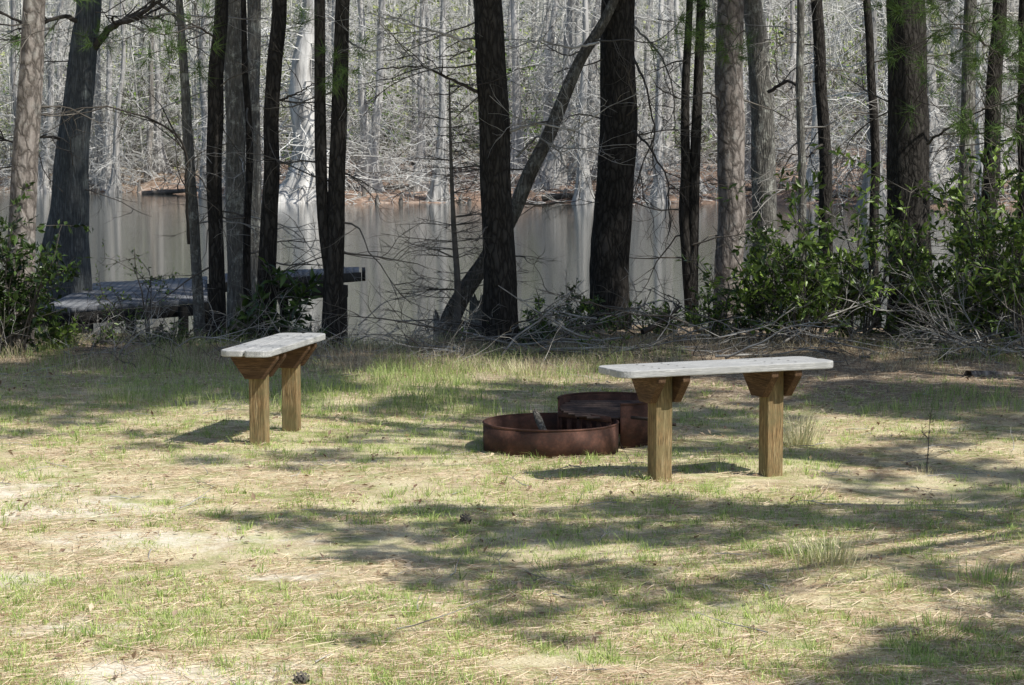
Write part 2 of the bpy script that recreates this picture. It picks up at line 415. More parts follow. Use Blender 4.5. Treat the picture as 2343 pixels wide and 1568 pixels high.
# ------------------------------------------------------------------ tree building blocks
def smoothpath(P,n):
    P=np.asarray(P,float); tt=np.linspace(0,1,n)
    d=np.concatenate([[0],np.cumsum(np.linalg.norm(np.diff(P[:,:3],axis=0),axis=1))]); d/=d[-1]
    out=np.stack([np.interp(tt,d,P[:,k]) for k in range(P.shape[1])],1)
    k=max(3,n//18)|1; ker=np.ones(k)/k
    pad=np.concatenate([2*out[0]-out[1:k//2+1][::-1],out,2*out[-1]-out[-k//2:-1][::-1]])
    sm=np.stack([np.convolve(pad[:,j],ker,'same') for j in range(out.shape[1])],1)[k//2:k//2+n]
    sm[0]=out[0]; sm[-1]=out[-1]; return sm
def trunkmesh(mb,P,R,sides,lump,flute,flare,seed,flareh=.3,nfl=7):
    rng=np.random.RandomState(seed)
    P=np.asarray(P); n=len(P); ang=np.arange(sides)*2*math.pi/sides
    z=P[:,2]-P[0,2]
    T=np.gradient(P,axis=0); T/=np.linalg.norm(T,axis=1)[:,None]
    A=np.cross(T,[0,1,0.]); A/=np.linalg.norm(A,axis=1)[:,None]; B=np.cross(A,T)*-1
    ph=rng.rand()*6
    cs=2.2*np.cos(ang)[None,:]; sn=2.2*np.sin(ang)[None,:]
    L=(noise2(cs+seed+0*z[:,None],z[:,None]*3+sn*1.7,1,20)-.5)*2
    L=L*lump
    fw=np.exp(-z/flareh)[:,None]
    fl=flute*np.abs(np.cos(ang[None,:]*nfl/2+ph+.6*np.sin(ang[None,:]*2+seed)))*fw
    rr=R[:,None]*(1+L+flare*fw+fl)
    V=P[:,None,:]+rr[:,:,None]*(np.cos(ang)[None,:,None]*A[:,None,:]+np.sin(ang)[None,:,None]*B[:,None,:])
    i=np.arange(n-1)[:,None]*sides; j=np.arange(sides)[None,:]; j2=(j+1)%sides
    Q=np.stack([i+j,i+j2,i+sides+j2,i+sides+j],-1).reshape(-1,4)
    mb.add(V.reshape(-1,3),Q)
def branch(mb,start,d,length,r,rng,depth,kids=5,wig=.25,droop=-.02,sides=4,seg=6,kl=.5,tips=None,ns=0.8):
    P=[np.array(start,float)]; d=np.array(d,float); d/=np.linalg.norm(d)
    for k in range(seg):
        d=d+rng.randn(3)*wig*np.array([1,1,.7]); d[2]+=droop; d/=np.linalg.norm(d)
        P.append(P[-1]+d*length/seg)
    P=np.array(P); R=np.linspace(r,r*.3,seg+1)
    mb.tube(P,R,sides)
    if tips is not None: tips.append((P[-1],d))
    if depth>0:
        for k in range(kids):
            t=rng.uniform(.2,.95)*seg; i=int(t); p=P[i]+(P[min(i+1,seg)]-P[i])*(t-i)
            dd=(P[min(i+1,seg)]-P[i]); dd/=np.linalg.norm(dd)+1e-9
            nd=dd*.7+rng.randn(3)*ns*np.array([1,1,.7])
            branch(mb,p,nd,length*kl*rng.uniform(.6,1.2),max(r*.5,.0018),rng,depth-1,max(2,kids-1),wig,droop,max(3,sides-1),max(3,seg-2),kl,tips,ns)

def needles(centers,rng,n=36,L=.17,wd=.0045,dirs=None,spread=1.0):
    C=np.repeat(np.asarray(centers,float),n,axis=0); m=len(C)
    D=rng.randn(m,3)
    D/=np.linalg.norm(D,axis=1)[:,None]
    if dirs is not None:
        D=D*spread+np.repeat(np.asarray(dirs),n,axis=0)*.9; D/=np.linalg.norm(D,axis=1)[:,None]
    S=np.cross(D,rng.randn(m,3)); S/=np.linalg.norm(S,axis=1)[:,None]
    LL=L*rng.uniform(.6,1.15,m)[:,None]
    C=C+rng.randn(m,3)*.012
    V=np.stack([C-S*wd/2,C+S*wd/2,C+D*LL],1).reshape(-1,3)
    return V,np.arange(m*3).reshape(-1,3)
def leafquads(C,rng,L,W,up=.3,col1=(.05,.1,.02),col2=(.16,.24,.05),dirs=None):
    C=np.asarray(C,float); m=len(C)
    D=rng.randn(m,3)
    if dirs is not None: D=D*.8+dirs
    D/=np.linalg.norm(D,axis=1)[:,None]
    Nn=rng.randn(m,3)+np.array([0,0,up*3]); S=np.cross(D,Nn); S/=np.linalg.norm(S,axis=1)[:,None]
    U=np.cross(S,D)
    l=L*rng.uniform(.6,1.2,m)[:,None]; w_=W*rng.uniform(.7,1.2,m)[:,None]
    V=np.stack([C,C+D*l*.5+S*w_*.5+U*w_*.15,C+D*l-U*l*.08,C+D*l*.5-S*w_*.5+U*w_*.15],1).reshape(-1,3)
    t=rng.rand(m)[:,None]**1.3
    col=np.array(col1)*(1-t)+np.array(col2)*t
    i=np.arange(m)*4
    Fq=np.concatenate([np.stack([i,i+1,i+2],1),np.stack([i,i+2,i+3],1)])
    return V,Fq,np.repeat(col,4,axis=0)

def pine_crown(seed):
    rng=np.random.RandomState(seed); mb=MB(); tips=[]
    for k in range(20):
        z=-4.6*rng.rand()+.3; a=rng.rand()*6.28; L=rng.uniform(1.2,2.2)*(1 if z<-1 else .7)
        branch(mb,[0,0,z],[math.cos(a),math.sin(a),.35],L,.035,rng,1,6,.15,.0,4,6,.45,tips)
    C=np.array([t[0] for t in tips]); D=np.array([t[1] for t in tips])
    C=np.concatenate([C,C-D*.2]); D=np.concatenate([D,D])
    V,Fq=needles(C,rng,34,.2,.008,D)
    return mb.mesh("limb"),mesh_arrays("crown",V,Fq)
def bare_crown(seed,n=16,zr=(-6,.2)):
    rng=np.random.RandomState(seed); mb=MB()
    for k in range(n):
        z=rng.uniform(*zr); a=rng.rand()*6.28
        branch(mb,[0,0,z],[math.cos(a),math.sin(a),.45],rng.uniform(1.2,2.6),.035,rng,2,5,.18,.01,4,6,.5)
    return mb.mesh("crown")
PC=[pine_crown(s) for s in(1,2,3)]
for l,c in PC: l.materials.append(M_TWIG_DARK); c.materials.append(M_NEEDLE)
BC=[bare_crown(s) for s in(11,12)]
for c in BC: c.materials.append(M_TWIG_GRAY)

# ------------------------------------------------------------------ trees on the near bank
TREES=[
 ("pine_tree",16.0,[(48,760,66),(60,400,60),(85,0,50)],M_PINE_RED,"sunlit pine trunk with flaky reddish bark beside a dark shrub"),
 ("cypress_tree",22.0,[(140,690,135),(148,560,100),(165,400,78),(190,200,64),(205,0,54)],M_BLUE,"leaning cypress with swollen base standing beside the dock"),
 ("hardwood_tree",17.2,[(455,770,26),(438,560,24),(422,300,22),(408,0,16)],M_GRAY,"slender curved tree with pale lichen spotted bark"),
 ("pine_tree",17.0,[(490,790,38),(490,500,34),(502,200,36),(512,0,28)],M_PINE_SHADED,"dark straight pine trunk in shade"),
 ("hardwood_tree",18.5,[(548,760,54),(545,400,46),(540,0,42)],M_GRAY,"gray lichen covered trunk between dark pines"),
 ("pine_tree",17.3,[(577,770,19),(572,300,16),(556,0,12)],M_PINE_SHADED,"thin dark young pine trunk"),
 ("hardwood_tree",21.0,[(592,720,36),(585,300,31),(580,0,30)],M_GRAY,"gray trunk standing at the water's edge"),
 ("pine_tree",16.8,[(604,780,44),(622,400,36),(637,0,32)],M_PINE_SHADED,"dark straight pine trunk leaning slightly"),
 ("pine_tree",16.3,[(765,800,48),(775,400,38),(780,0,32)],M_PINE_SHADED,"dark pine forking low into two trunks"),
 ("pine_tree",16.6,[(1150,810,84),(1141,550,76),(1130,300,72),(1118,0,64)],M_PINE_SHADED,"thick dark pine trunk in the middle of the bank"),
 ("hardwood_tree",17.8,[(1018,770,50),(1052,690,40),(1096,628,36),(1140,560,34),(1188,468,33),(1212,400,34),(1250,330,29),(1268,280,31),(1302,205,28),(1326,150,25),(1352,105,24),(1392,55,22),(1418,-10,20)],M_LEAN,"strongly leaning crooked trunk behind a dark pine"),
 ("pine_tree",18.0,[(1400,770,92),(1403,400,84),(1412,0,76)],M_PINE_SHADED,"thick dark pine trunk above the brush pile"),
 ("hardwood_tree",18.2,[(1582,740,28),(1567,450,24),(1574,0,15)],M_PINE_SHADED,"thin dark tree with two close stems"),
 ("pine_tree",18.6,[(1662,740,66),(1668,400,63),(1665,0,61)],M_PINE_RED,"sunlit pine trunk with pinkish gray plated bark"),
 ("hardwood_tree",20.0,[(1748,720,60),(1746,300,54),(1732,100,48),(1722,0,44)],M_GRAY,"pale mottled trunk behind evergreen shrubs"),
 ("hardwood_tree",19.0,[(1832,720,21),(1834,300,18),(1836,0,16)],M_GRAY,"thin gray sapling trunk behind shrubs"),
 ("hardwood_tree",21.0,[(1890,700,34),(1885,300,28),(1868,0,26)],M_PINE_SHADED,"slim dark trunk rising from shrubs"),
 ("hardwood_tree",20.0,[(2008,700,23),(2003,300,20),(1992,0,18)],M_PINE_SHADED,"slim dark sapling trunk near the water"),
 ("pine_tree",17.3,[(2078,790,102),(2078,400,94),(2080,0,84)],M_PINE_SHADED,"thickest dark pine trunk among evergreen shrubs"),
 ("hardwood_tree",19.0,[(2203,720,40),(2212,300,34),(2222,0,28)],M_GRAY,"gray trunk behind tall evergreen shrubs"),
 ("pine_tree",17.5,[(2262,740,42),(2270,300,36),(2284,0,30)],M_PINE_SHADED,"dark pine trunk rising out of shrubs"),
 ("pine_tree",18.0,[(2340,740,28),(2336,0,22)],M_PINE_SHADED,"thin dark pine trunk at the edge of the shrubs"),
]
def make_path(spec,d,base,topz):
    pts=[]
    for px,py,w_ in spec:
        p=at(px,py,d); pts.append([p[0],p[1],p[2],w_/2/F*d])
    pts=np.array(pts)
    if base is not None:
        b0=pts[0].copy(); b0[2]=base-.15
        if b0[2]<pts[0,2]-.05: pts=np.vstack([b0,pts])
    sl=(pts[-1,0]-pts[-2,0])/(pts[-1,2]-pts[-2,2])
    z0=pts[-1,2]; x0=pts[-1,0]; r0=pts[-1,3]
    ex=[]
    for z in np.linspace(z0+1,topz,6):
        f=(z-z0); ex.append([x0+sl*(f-.03*f*f*.8),d+.02*f,z,r0*(1-.72*(z-z0)/(topz-z0))])
    return np.vstack([pts,ex])
treeobj=[]
for ti,(kind,d,spec,mat,label) in enumerate(TREES):
    rng=np.random.RandomState(100+ti)
    bx=at(spec[0][0],spec[0][1],d)[0]; gz=float(ground_z(bx,d))
    topz=rng.uniform(12,15.5)
    if ti==10: topz=5.5
    path=make_path(spec,d,gz,topz)
    P=smoothpath(path,130); P[:,0]+=(noise2(P[:,2],P[:,2]*0+ti,.8,30)-.5)*.07+(noise2(P[:,2],P[:,2]*0+ti,2.5,31)-.5)*.03
    t=thing(kind,label,"tree",(bx,d,gz),group="trees along the near river bank")
    off=np.array([bx,d,gz])
    mb=MB(); cyp=kind=="cypress_tree"; bigt=spec[0][2]>60
    trunkmesh(mb,P[:,:3]-off,P[:,3],32 if spec[0][2]>30 else 14,.09 if ti!=10 else .16,.3 if cyp else (.08 if bigt else .15),.2 if cyp else (.1 if bigt else .2),ti*3+1,.22 if not cyp else .6)
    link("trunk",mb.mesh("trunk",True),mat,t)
    treeobj.append((t,off))
    if ti in(8,12):
        sp={8:[(768,690,30),(748,580,29),(738,500,28),(733,300,26),(731,0,24)],12:[(1584,720,26),(1586,560,25),(1589,400,24),(1605,0,21)]}[ti]
        pts=make_path(sp,d,None,topz-1); P2=smoothpath(pts,90); mb=MB()
        trunkmesh(mb,P2[:,:3]-off,P2[:,3],16,.09,0,0,ti*3+2); link("trunk",mb.mesh("trunk",True),mat,t)
    top=P[-1,:3]-off; top=top-np.array([0,0,.3])
    if kind=="pine_tree":
        l,c=PC[ti%3]; rz=rng.rand()*6
        link("limb",l,None,t,top,rz); link("crown",c,None,t,top,rz)
    else:
        o=link("crown",BC[ti%2],None,t,top,rng.rand()*6)
        if ti==10: o.scale=(.5,.5,.3)
    mb=MB(); nb={1:10,10:8,2:6,14:7,9:6,12:9,11:6,8:5,4:7,13:3,18:5}.get(ti,6)
    zz=P[:,2]; lo=np.searchsorted(zz,.5); hi=np.searchsorted(zz,3.3)
    for k in range(nb):
        i=rng.randint(lo,max(lo+2,hi)); p=P[i,:3]-off
        a=rng.rand()*6.28
        branch(mb,p,[math.cos(a),.35*math.sin(a),rng.uniform(-.3,.25)],rng.uniform(.3,1.2),.008,rng,2,4,.24,-.02,4,8,.5)
    link("branch",mb.mesh("branch"),M_TWIG_GRAY if mat is M_GRAY else M_TWIG_MID,t)

def limb_part(ti,pts,d,r,seed,kids=7,mat=M_TWIG_DARK,name="branch"):
    t,off=treeobj[ti]; rng=np.random.RandomState(seed); mb=MB()
    P=np.array([at(px,py,d+dd)-off for px,py,dd in pts]); P=smoothpath(P,22)
    P+= (rng.rand(*P.shape)-.5)*.015
    mb.tube(P,np.linspace(r,r*.35,len(P)),6)
    for k in range(kids):
        i=rng.randint(4,len(P)-1); dd=P[i]-P[i-1]; dd/=np.linalg.norm(dd)
        branch(mb,P[i],dd+rng.randn(3)*.7,rng.uniform(.25,.8),r*.4,rng,1,4,.25,-.02,4,6,.5)
    link(name,mb.mesh(name),mat,t)
limb_part(1,[(215,110,0),(255,60,-.2),(300,45,-.3),(370,0,-.5)],22,.045,1,8)
limb_part(1,[(200,60,0),(150,35,-.2),(70,60,-.4),(0,30,-.6)],22,.03,2,8)
limb_part(1,[(170,330,0),(110,310,-.2),(40,330,-.4),(-30,300,-.5)],22,.02,3,6)
limb_part(2,[(430,560,0),(425,420,-.2),(430,330,-.3),(370,280,-.4),(240,240,-.6),(100,265,-.8)],17,.013,4,9,M_TWIG_DARK)
limb_part(9,[(1100,215,0),(1010,170,-.2),(960,150,-.3),(860,160,-.4)],16.6,.014,5,8)
limb_part(9,[(1100,120,0),(1030,80,-.2),(950,60,-.3),(840,30,-.4)],16.6,.012,6,8,M_TWIG_GRAY)
limb_part(9,[(1165,300,0),(1240,280,-.2),(1310,300,-.3),(1370,260,-.4)],16.6,.012,66,9,M_TWIG_GRAY)
limb_part(11,[(1450,300,0),(1480,330,-.3),(1530,410,-.4),(1530,520,-.4)],17.6,.011,7,9)
limb_part(11,[(1450,130,0),(1480,200,-.3),(1500,300,-.4),(1450,430,-.4)],17.6,.011,17,7)
limb_part(11,[(1450,60,0),(1510,120,-.3),(1540,200,-.4),(1545,330,-.4)],17.6,.010,37,9,M_TWIG_MID)
limb_part(11,[(1370,100,0),(1300,110,-.3),(1230,90,-.4),(1160,115,-.4)],17.6,.012,27,9,M_TWIG_GRAY)
limb_part(10,[(1180,360,0),(1230,310,-.2),(1280,350,-.3),(1330,330,-.3)],17.6,.012,8,8,M_TWIG_GRAY)
limb_part(14,[(1760,210,0),(1800,185,-.2),(1830,200,-.3),(1838,260,-.4)],19.4,.018,9,4)
limb_part(18,[(2120,330,0),(2160,300,-.3),(2230,260,-.4),(2330,220,-.4)],17,.012,10,9)
limb_part(20,[(2290,130,0),(2240,90,-.3),(2190,60,-.4),(2130,70,-.4)],17,.012,12,9)
limb_part(7,[(640,230,0),(680,215,-.2),(705,200,-.3),(720,190,-.3)],16.6,.010,13,3)
limb_part(8,[(790,90,0),(840,120,-.2),(900,110,-.3),(960,140,-.3)],16.4,.009,14,9,M_TWIG_GRAY)
limb_part(16,[(1880,330,0),(1850,360,-.2),(1810,350,-.3),(1790,400,-.3)],20.5,.012,15,6)
limb_part(3,[(500,90,0),(450,60,-.2),(380,80,-.3),(300,60,-.3)],16.8,.010,18,9)
limb_part(13,[(1650,230,0),(1620,210,-.2),(1560,230,-.3),(1500,200,-.3)],18.2,.010,19,9,M_TWIG_MID)

def bough(ti,px,py,d,size,n,seed):
    t,off=treeobj[ti]; rng=np.random.RandomState(seed); mb=MB(); tips=[]
    c=at(px,py,d)-off
    for k in range(n):
        s=c+rng.randn(3)*size*np.array([1,.8,.9])*.6+np.array([0,0,size*.2])
        branch(mb,s,rng.randn(3)*np.array([1,1,.3])+np.array([0,0,-.1]),rng.uniform(.15,.4),.004,rng,1,3,.2,-.03,3,4,.6,tips)
    link("bough",mb.mesh("bough"),M_TWIG_DARK,t)
    C=np.array([q[0] for q in tips]); D=np.array([q[1] for q in tips])
    V,Fq=needles(C,rng,36,.15,.004,D); link("needles",mesh_arrays("needles",V,Fq),M_NEEDLE,t)
for a_ in [(13,1590,60,15.5,.36,8,1),(20,2230,90,15.5,.45,11,3),(18,2130,200,15.5,.3,6,4),(21,2325,130,15,.35,7,5),
           (3,450,120,16,.25,5,6),(8,725,130,15.8,.18,4,7),(0,150,30,16.5,.3,4,10),(20,2180,20,15,.35,6,12),(21,2300,300,15.6,.3,4,13)]:
    bough(*a_)

rng=np.random.RandomState(5); d=17.4; b=at(1045,700,d); gz=float(ground_z(b[0],d))
t=thing("cypress_sapling","bare young cypress with fine level twigs at the bank","tree",(b[0],d,gz)); off=np.array([b[0],d,gz])
P=[np.array([b[0],d,gz-.1])]+[at(px,py,d) for px,py in((1047,640),(1038,520),(1033,400),(1030,300),(1028,180))]
P=smoothpath(np.array(P)-off,40); mb=MB(); mb.tube(P,np.linspace(.038,.006,40),8); link("trunk",mb.mesh("trunk",True),M_TWIG_MID,t)
mb=MB()
for k in range(80):
    i=rng.randint(12,39); a=rng.rand()*6.28; L=(.8*(1-i/44)+.12)*rng.uniform(.6,1.1)
    branch(mb,P[i],[math.cos(a),math.sin(a),.12],L,.0045,rng,1,8,.09,.0,3,6,.4)
link("crown",mb.mesh("crown"),M_TWIG_MID,t)

def stump(px,py,d,r,h,seed):
    b=at(px,py,d); gz=float(ground_z(b[0],d)); rng=np.random.RandomState(seed)
    mb=MB(); n=14; z=np.linspace(-.1,h,n); P=np.stack([0*z,0*z,z],1)
    trunkmesh(mb,P,r*(1-.35*z/h),30,.12,.5,.35,seed,.3,9)
    v=mb.v[-1]; v[-30:,2]+=rng.rand(30)*.15
    thing("tree_stump","jagged gray cypress stump on the bank","stump",(b[0],d,gz),data=mb.mesh("stump",True),mat=M_GRAY)
stump(1008,740,17.8,.09,.78,3); stump(1092,740,18.0,.09,.9,5)

# ------------------------------------------------------------------ pines around the clearing (they shade it)
def clumpmesh(seed):
    rng=np.random.RandomState(seed)
    C=rng.randn(40,3); C/=np.linalg.norm(C,axis=1)[:,None]; C*=(rng.rand(40)**.5)[:,None]*np.array([1.25,1.25,.7])
    V,Fq=needles(C,rng,26,.5,.05); return mesh_arrays("foliage",V,Fq)
CL=[clumpmesh(s) for s in(51,52,53,54)]
for c in CL: c.materials.append(M_NEEDLE)
SH=[(6.0,2.2),(5.3,8.1),(8.6,8.2),(5.7,12.6),(9.4,12.4),(4.6,15.2),(12.0,11.0)]
targets=[]
rng=np.random.RandomState(21)
def addt(n,x0,x1,y0,y1,r0,r1,h0,h1,rej=None):
    k=0; g=0
    while k<n and g<4000:
        g+=1
        x=rng.uniform(x0,x1); y=rng.uniform(y0,y1)
        if rej and rej(x,y): continue
        targets.append((x,y,rng.uniform(r0,r1),rng.uniform(h0,h1))); k+=1
def band(lst,h,sc=1.0):
    for px,py,r in lst:
        p=onz(px,py); targets.append((p[0]+rng.randn()*.05,p[1]+rng.randn()*.08,r*sc*rng.uniform(.6,1.1),h+rng.uniform(-.4,.4)))
band([(500,1185,.1),(560,1180,.14),(640,1200,.16),(720,1190,.14),(760,1215,.16),(840,1185,.14),(900,1215,.2),(980,1185,.18),(1040,1195,.18),(1060,1240,.2),(1150,1230,.22),(1230,1260,.2),
      (1300,1180,.18),(1480,1185,.2),(1580,1180,.26),(1680,1190,.26),(1440,1230,.22),(1560,1240,.2),(1330,1240,.2),(1660,1250,.2),(1780,1180,.28),(1900,1190,.22),
      (2000,1210,.24),(2120,1180,.26),(2230,1200,.22),(870,1300,.16),(940,1330,.12),(1000,1290,.16),(1110,1300,.2),(1180,1340,.14),(1240,1330,.16),(1350,1310,.18),(1420,1370,.12),(1480,1320,.18),(1540,1390,.1),(1600,1350,.14),(1720,1330,.14),(1120,1370,.12),(1260,1410,.13),(1090,1425,.1),(1210,1450,.1),(1340,1470,.08),
      (2200,1340,.22),(2320,1300,.24),(2330,1400,.24),(860,1460,.08),(780,1290,.12),(2100,1290,.14)],4.0,.95)
band([(1960,1560,.18),(2060,1530,.2),(2160,1500,.2),(2250,1470,.22),(2330,1440,.22),(2200,1560,.24),(2320,1540,.24)],4.2)
band([(1900,1110,.2),(1980,1090,.22),(2060,1130,.22),(2150,1060,.24),(2280,1070,.28),(2330,1130,.24),(1900,1040,.22),(2000,1030,.28),(2100,1000,.3),(2250,990,.3)],6)
band([(1250,1000,.24),(1350,980,.24),(1100,1000,.22),(1000,1030,.2),(900,1050,.16),(830,1000,.22),(760,1040,.18),(950,980,.26),(350,1020,.18),(480,1050,.18),(300,990,.2),(150,960,.2),(60,990,.2),(640,1060,.14),
      (1600,985,.3),(1700,980,.3),(1450,960,.3),(1560,950,.34),(1150,950,.3),(1300,940,.3),(880,930,.3),(1020,920,.3)],6.5)
def rejA(x,y): return ((x+1.75)**2+(y-11.75)**2<.8) or (y<12.2 and x<-1.9) or noise2(x,y,.8,91)<.3
SUNNY=[(2.0,16.8,.9),(2.7,16.7,.6),(3.3,16.2,.7),(.9,19.2,.6),(1.5,18.8,.5),(-4.3,16.7,.7),(-5.2,17.3,.7),(1.4,20.8,.6),(2.0,20.3,.5),(-3.9,20.6,.5)]
def rejD(x,y): return any((x-a)**2+(y-b)**2<(r+.5)**2 for a,b,r in SUNNY)
addt(46,-3.9,4.4,11.9,15.3,.3,.65,7,8.5,rejA)
addt(54,-4.8,5.8,15.2,21.5,.5,.9,8.5,11,rejD)
addt(7,-3.0,-1.2,22.6,24.6,.6,.9,8.5,10)
KX=math.sin(AZ)/math.tan(EL); KY=math.cos(AZ)/math.tan(EL)
pos=[(x+KX*h,y+KY*h,h,r) for x,y,r,h in targets]
for si,(sx,sy) in enumerate(SH):
    mine=[q for q in pos if min(range(len(SH)),key=lambda k:(SH[k][0]-q[0])**2+(SH[k][1]-q[1])**2)==si]
    t=thing("pine_tree","tall pine with spreading needle crown shading the clearing","tree",(sx,sy,0),group="tall pines around the clearing")
    top=max([q[2] for q in mine]+[7])+1.2
    z=np.linspace(-.2,top,60); P=np.stack([.15*np.sin(z*.3+si),.1*np.cos(z*.4),z],1)
    mb=MB(); trunkmesh(mb,P,np.linspace(.14,.05,60),20,.06,.15,.3,si+60); link("trunk",mb.mesh("trunk",True),M_PINE_RED,t)
    mb=MB()
    for q in mine:
        e=np.array([q[0]-sx,q[1]-sy,q[2]]); s=np.array([P[0,0],P[0,1],max(3.0,q[2]-.25*np.linalg.norm(e[:2])-.3)])
        m_=(s+e)/2+np.array([0,0,-.12]); PP=smoothpath(np.array([s,m_,e]),8); mb.tube(PP,np.linspace(.018,.006,8),5)
        o=link("foliage",CL[int(abs(q[0])*10)%4],None,t,(e[0],e[1],e[2]),q[1]*3); o.scale=(q[3]*1.2,q[3]*1.2,q[3])
    if mine: link("limb",mb.mesh("limb"),M_TWIG_DARK,t)

# ------------------------------------------------------------------ far bank forest
def far_variant(seed):
    rng=np.random.RandomState(seed); h=rng.uniform(15,19); r=rng.uniform(.13,.27)
    z=np.concatenate([np.linspace(-.4,3,18),np.linspace(3.6,h,20)])
    P=np.stack([.4*np.sin(z*.17+seed)+.13*np.sin(z*.9+seed),.2*np.cos(z*.2+seed*2),z],1); P[:,:2]-=P[0,:2]
    mb=MB(); big=seed in(1,3,5,7)
    trunkmesh(mb,P,r*(1-.75*np.clip(z,0,h)/h),36,.14,1.6 if big else .3,1.5 if big else .3,seed,1.0,11)
    tr=mb.mesh("trunk",True); mb=MB()
    for k in range(76):
        zz=h*rng.rand()**1.35*.95+.6; zz=min(zz,h-.1); i=max(0,np.searchsorted(z,zz)-1); a=rng.rand()*6.28
        L=rng.uniform(.8,3.4)*(1.1-.4*zz/h)
        branch(mb,P[i]+np.array([0,0,zz-z[i]]),[math.cos(a),math.sin(a),rng.uniform(-.4,.4)],L,.026,rng,1,8,.38,-.08,3,7,.5)
    return tr,mb.mesh("crown")
FV=[far_variant(s) for s in(1,2,3,4,5,6,7,8)]
for k,(a_,c_) in enumerate(FV):
    a_.materials.append(M_FAR_TRUNK if k%3 else M_FAR_TRUNK2); c_.materials.append(M_FAR_TWIG)
FV[0][0].materials[0]=M_FAR_TRUNK; FV[6][0].materials[0]=M_FAR_TRUNK
rng=np.random.RandomState(9)
def far_tree(x,y,v,s,rz,label,sxy=1.0):
    z=float(ground_z(x,y)); e=thing("cypress_tree",label,"tree",(x,y,z),group="bare trees on the far bank",rotz=rz)
    e.scale=(s*sxy,s*sxy,s); e.rotation_euler=(rng.randn()*.03,rng.randn()*.05,rz)
    link("trunk",FV[v][0],None,e); link("crown",FV[v][1],None,e)
L1="bare gray cypress with flared base on the far shore"; L2="bare pale trunk in the far woods"
far_tree(at(688,465,83.5)[0],83.5,6,1.0,.4,"large pale cypress with broad fluted base at the water's edge",2.1)
far_tree(at(2140,480,78)[0],78,4,1.0,1.4,L1,1.3)
for k in range(44):
    u=rng.uniform(-.26,.26); x=u*90; y=88.5+float(shore_shift(x))+rng.rand()**1.3*9; x=u*y
    far_tree(x,y,[0,2,4,6,4,2,0,rng.randint(8)][rng.randint(8)],rng.uniform(.75,1.1),rng.rand()*6,L1,rng.uniform(.65,1.0))
for k in range(85):
    y=rng.uniform(92,122); x=rng.uniform(-.27,.27)*y
    y=max(y,90+float(shore_shift(x))); far_tree(x,y,rng.randint(8),rng.uniform(.8,1.15),rng.rand()*6,L2,rng.uniform(.6,1.0))
for k in range(120):
    y=rng.uniform(122,175); far_tree(rng.uniform(-.26,.26)*y,y,rng.randint(8),rng.uniform(.8,1.2),rng.rand()*6,L2,rng.uniform(.6,1.1))

mb=MB(); mk=MB(); md=MB()
for k in range(4200):
    x=rng.uniform(-28,24); s_=float(shore_shift(x)); y=88.2+s_+rng.rand()**1.0*19
    z=float(ground_z(x,y))
    if z<-.78: z=-.75
    q=rng.rand()
    if q<.08:
        h=rng.uniform(.1,.5); mk.tube([[x,y,z-.2],[x,y,z+h*.5],[x+.03,y,z+h]],[.14,.08,.04],5)
    else:
        hz=rng.rand()**1.8*3.6*min(1,.2+(y-88.2-s_)/8)
        branch(md if q<.3 else mb,[x,y,z+hz],rng.randn(3)*np.array([1,.6,.4])+np.array([0,0,.1]),rng.uniform(.6,2.8),.019,rng,1,5,.32,-.05,3,6,.5)
thing("shoreline_tangle","tangle of pale dead sticks and branches on the shore","dead branches",(0,0,0),data=mb.mesh("shoreline_tangle"),mat=M_FAR_TWIG,kind="stuff")
thing("shoreline_roots","dark brown roots and brush along the far shore","dead branches",(0,0,0),data=md.mesh("shoreline_roots"),mat=M_TWIG_MID,kind="stuff")
thing("cypress_knees","short brown cypress knees along the far shore","cypress knees",(0,0,0),data=mk.mesh("cypress_knees"),mat=M_FAR_TRUNK2,kind="stuff")
mb=MB()
for k in range(2000):
    y=rng.uniform(106,215); x=rng.uniform(-.27,.27)*y; z=float(ground_z(x,y)); h=rng.uniform(4,13)
    l=rng.randn(2)*.7; r=rng.uniform(.03,.1)
    mb.tube([[x,y,z-.3],[x+l[0]*.5+rng.randn()*.15,y,z+h*.5],[x+l[0],y+l[1],z+h]],[r,r*.8,r*.3],4)
    for q in range(9):
        zz=rng.uniform(.1,.95)*h; a=rng.rand()*6.28
        branch(mb,[x+l[0]*zz/h,y,z+zz],[math.cos(a),math.sin(a),.2],rng.uniform(.9,2.8),.03,rng,0,0,.4,-.03,3,5)
thing("distant_wood","dense bare gray wood beyond the river","woods",(0,0,0),data=mb.mesh("distant_wood"),mat=M_DIST_TWIG,kind="stuff")
C=[]
for k in range(900):
    y=rng.uniform(99,205); x=rng.uniform(-.27,.27)*y; z=float(ground_z(x,y)); s=rng.uniform(.5,2.0); hh=rng.uniform(.3,6.5)
    if y<96+float(shore_shift(x)): continue
    n=int(75*s); C.append(np.array([x,y,z+hh])+rng.randn(n,3)*np.array([s,s,s*.8])*.8)
C=np.concatenate(C)
V,Fq,cl=leafquads(C,rng,.3,.14,.3,(.08,.12,.03),(.58,.64,.24))
thing("undergrowth","olive green evergreen undergrowth in the far woods","undergrowth",(0,0,0),data=mesh_arrays("undergrowth",V,Fq,cl),mat=M_FARLEAF,kind="stuff")
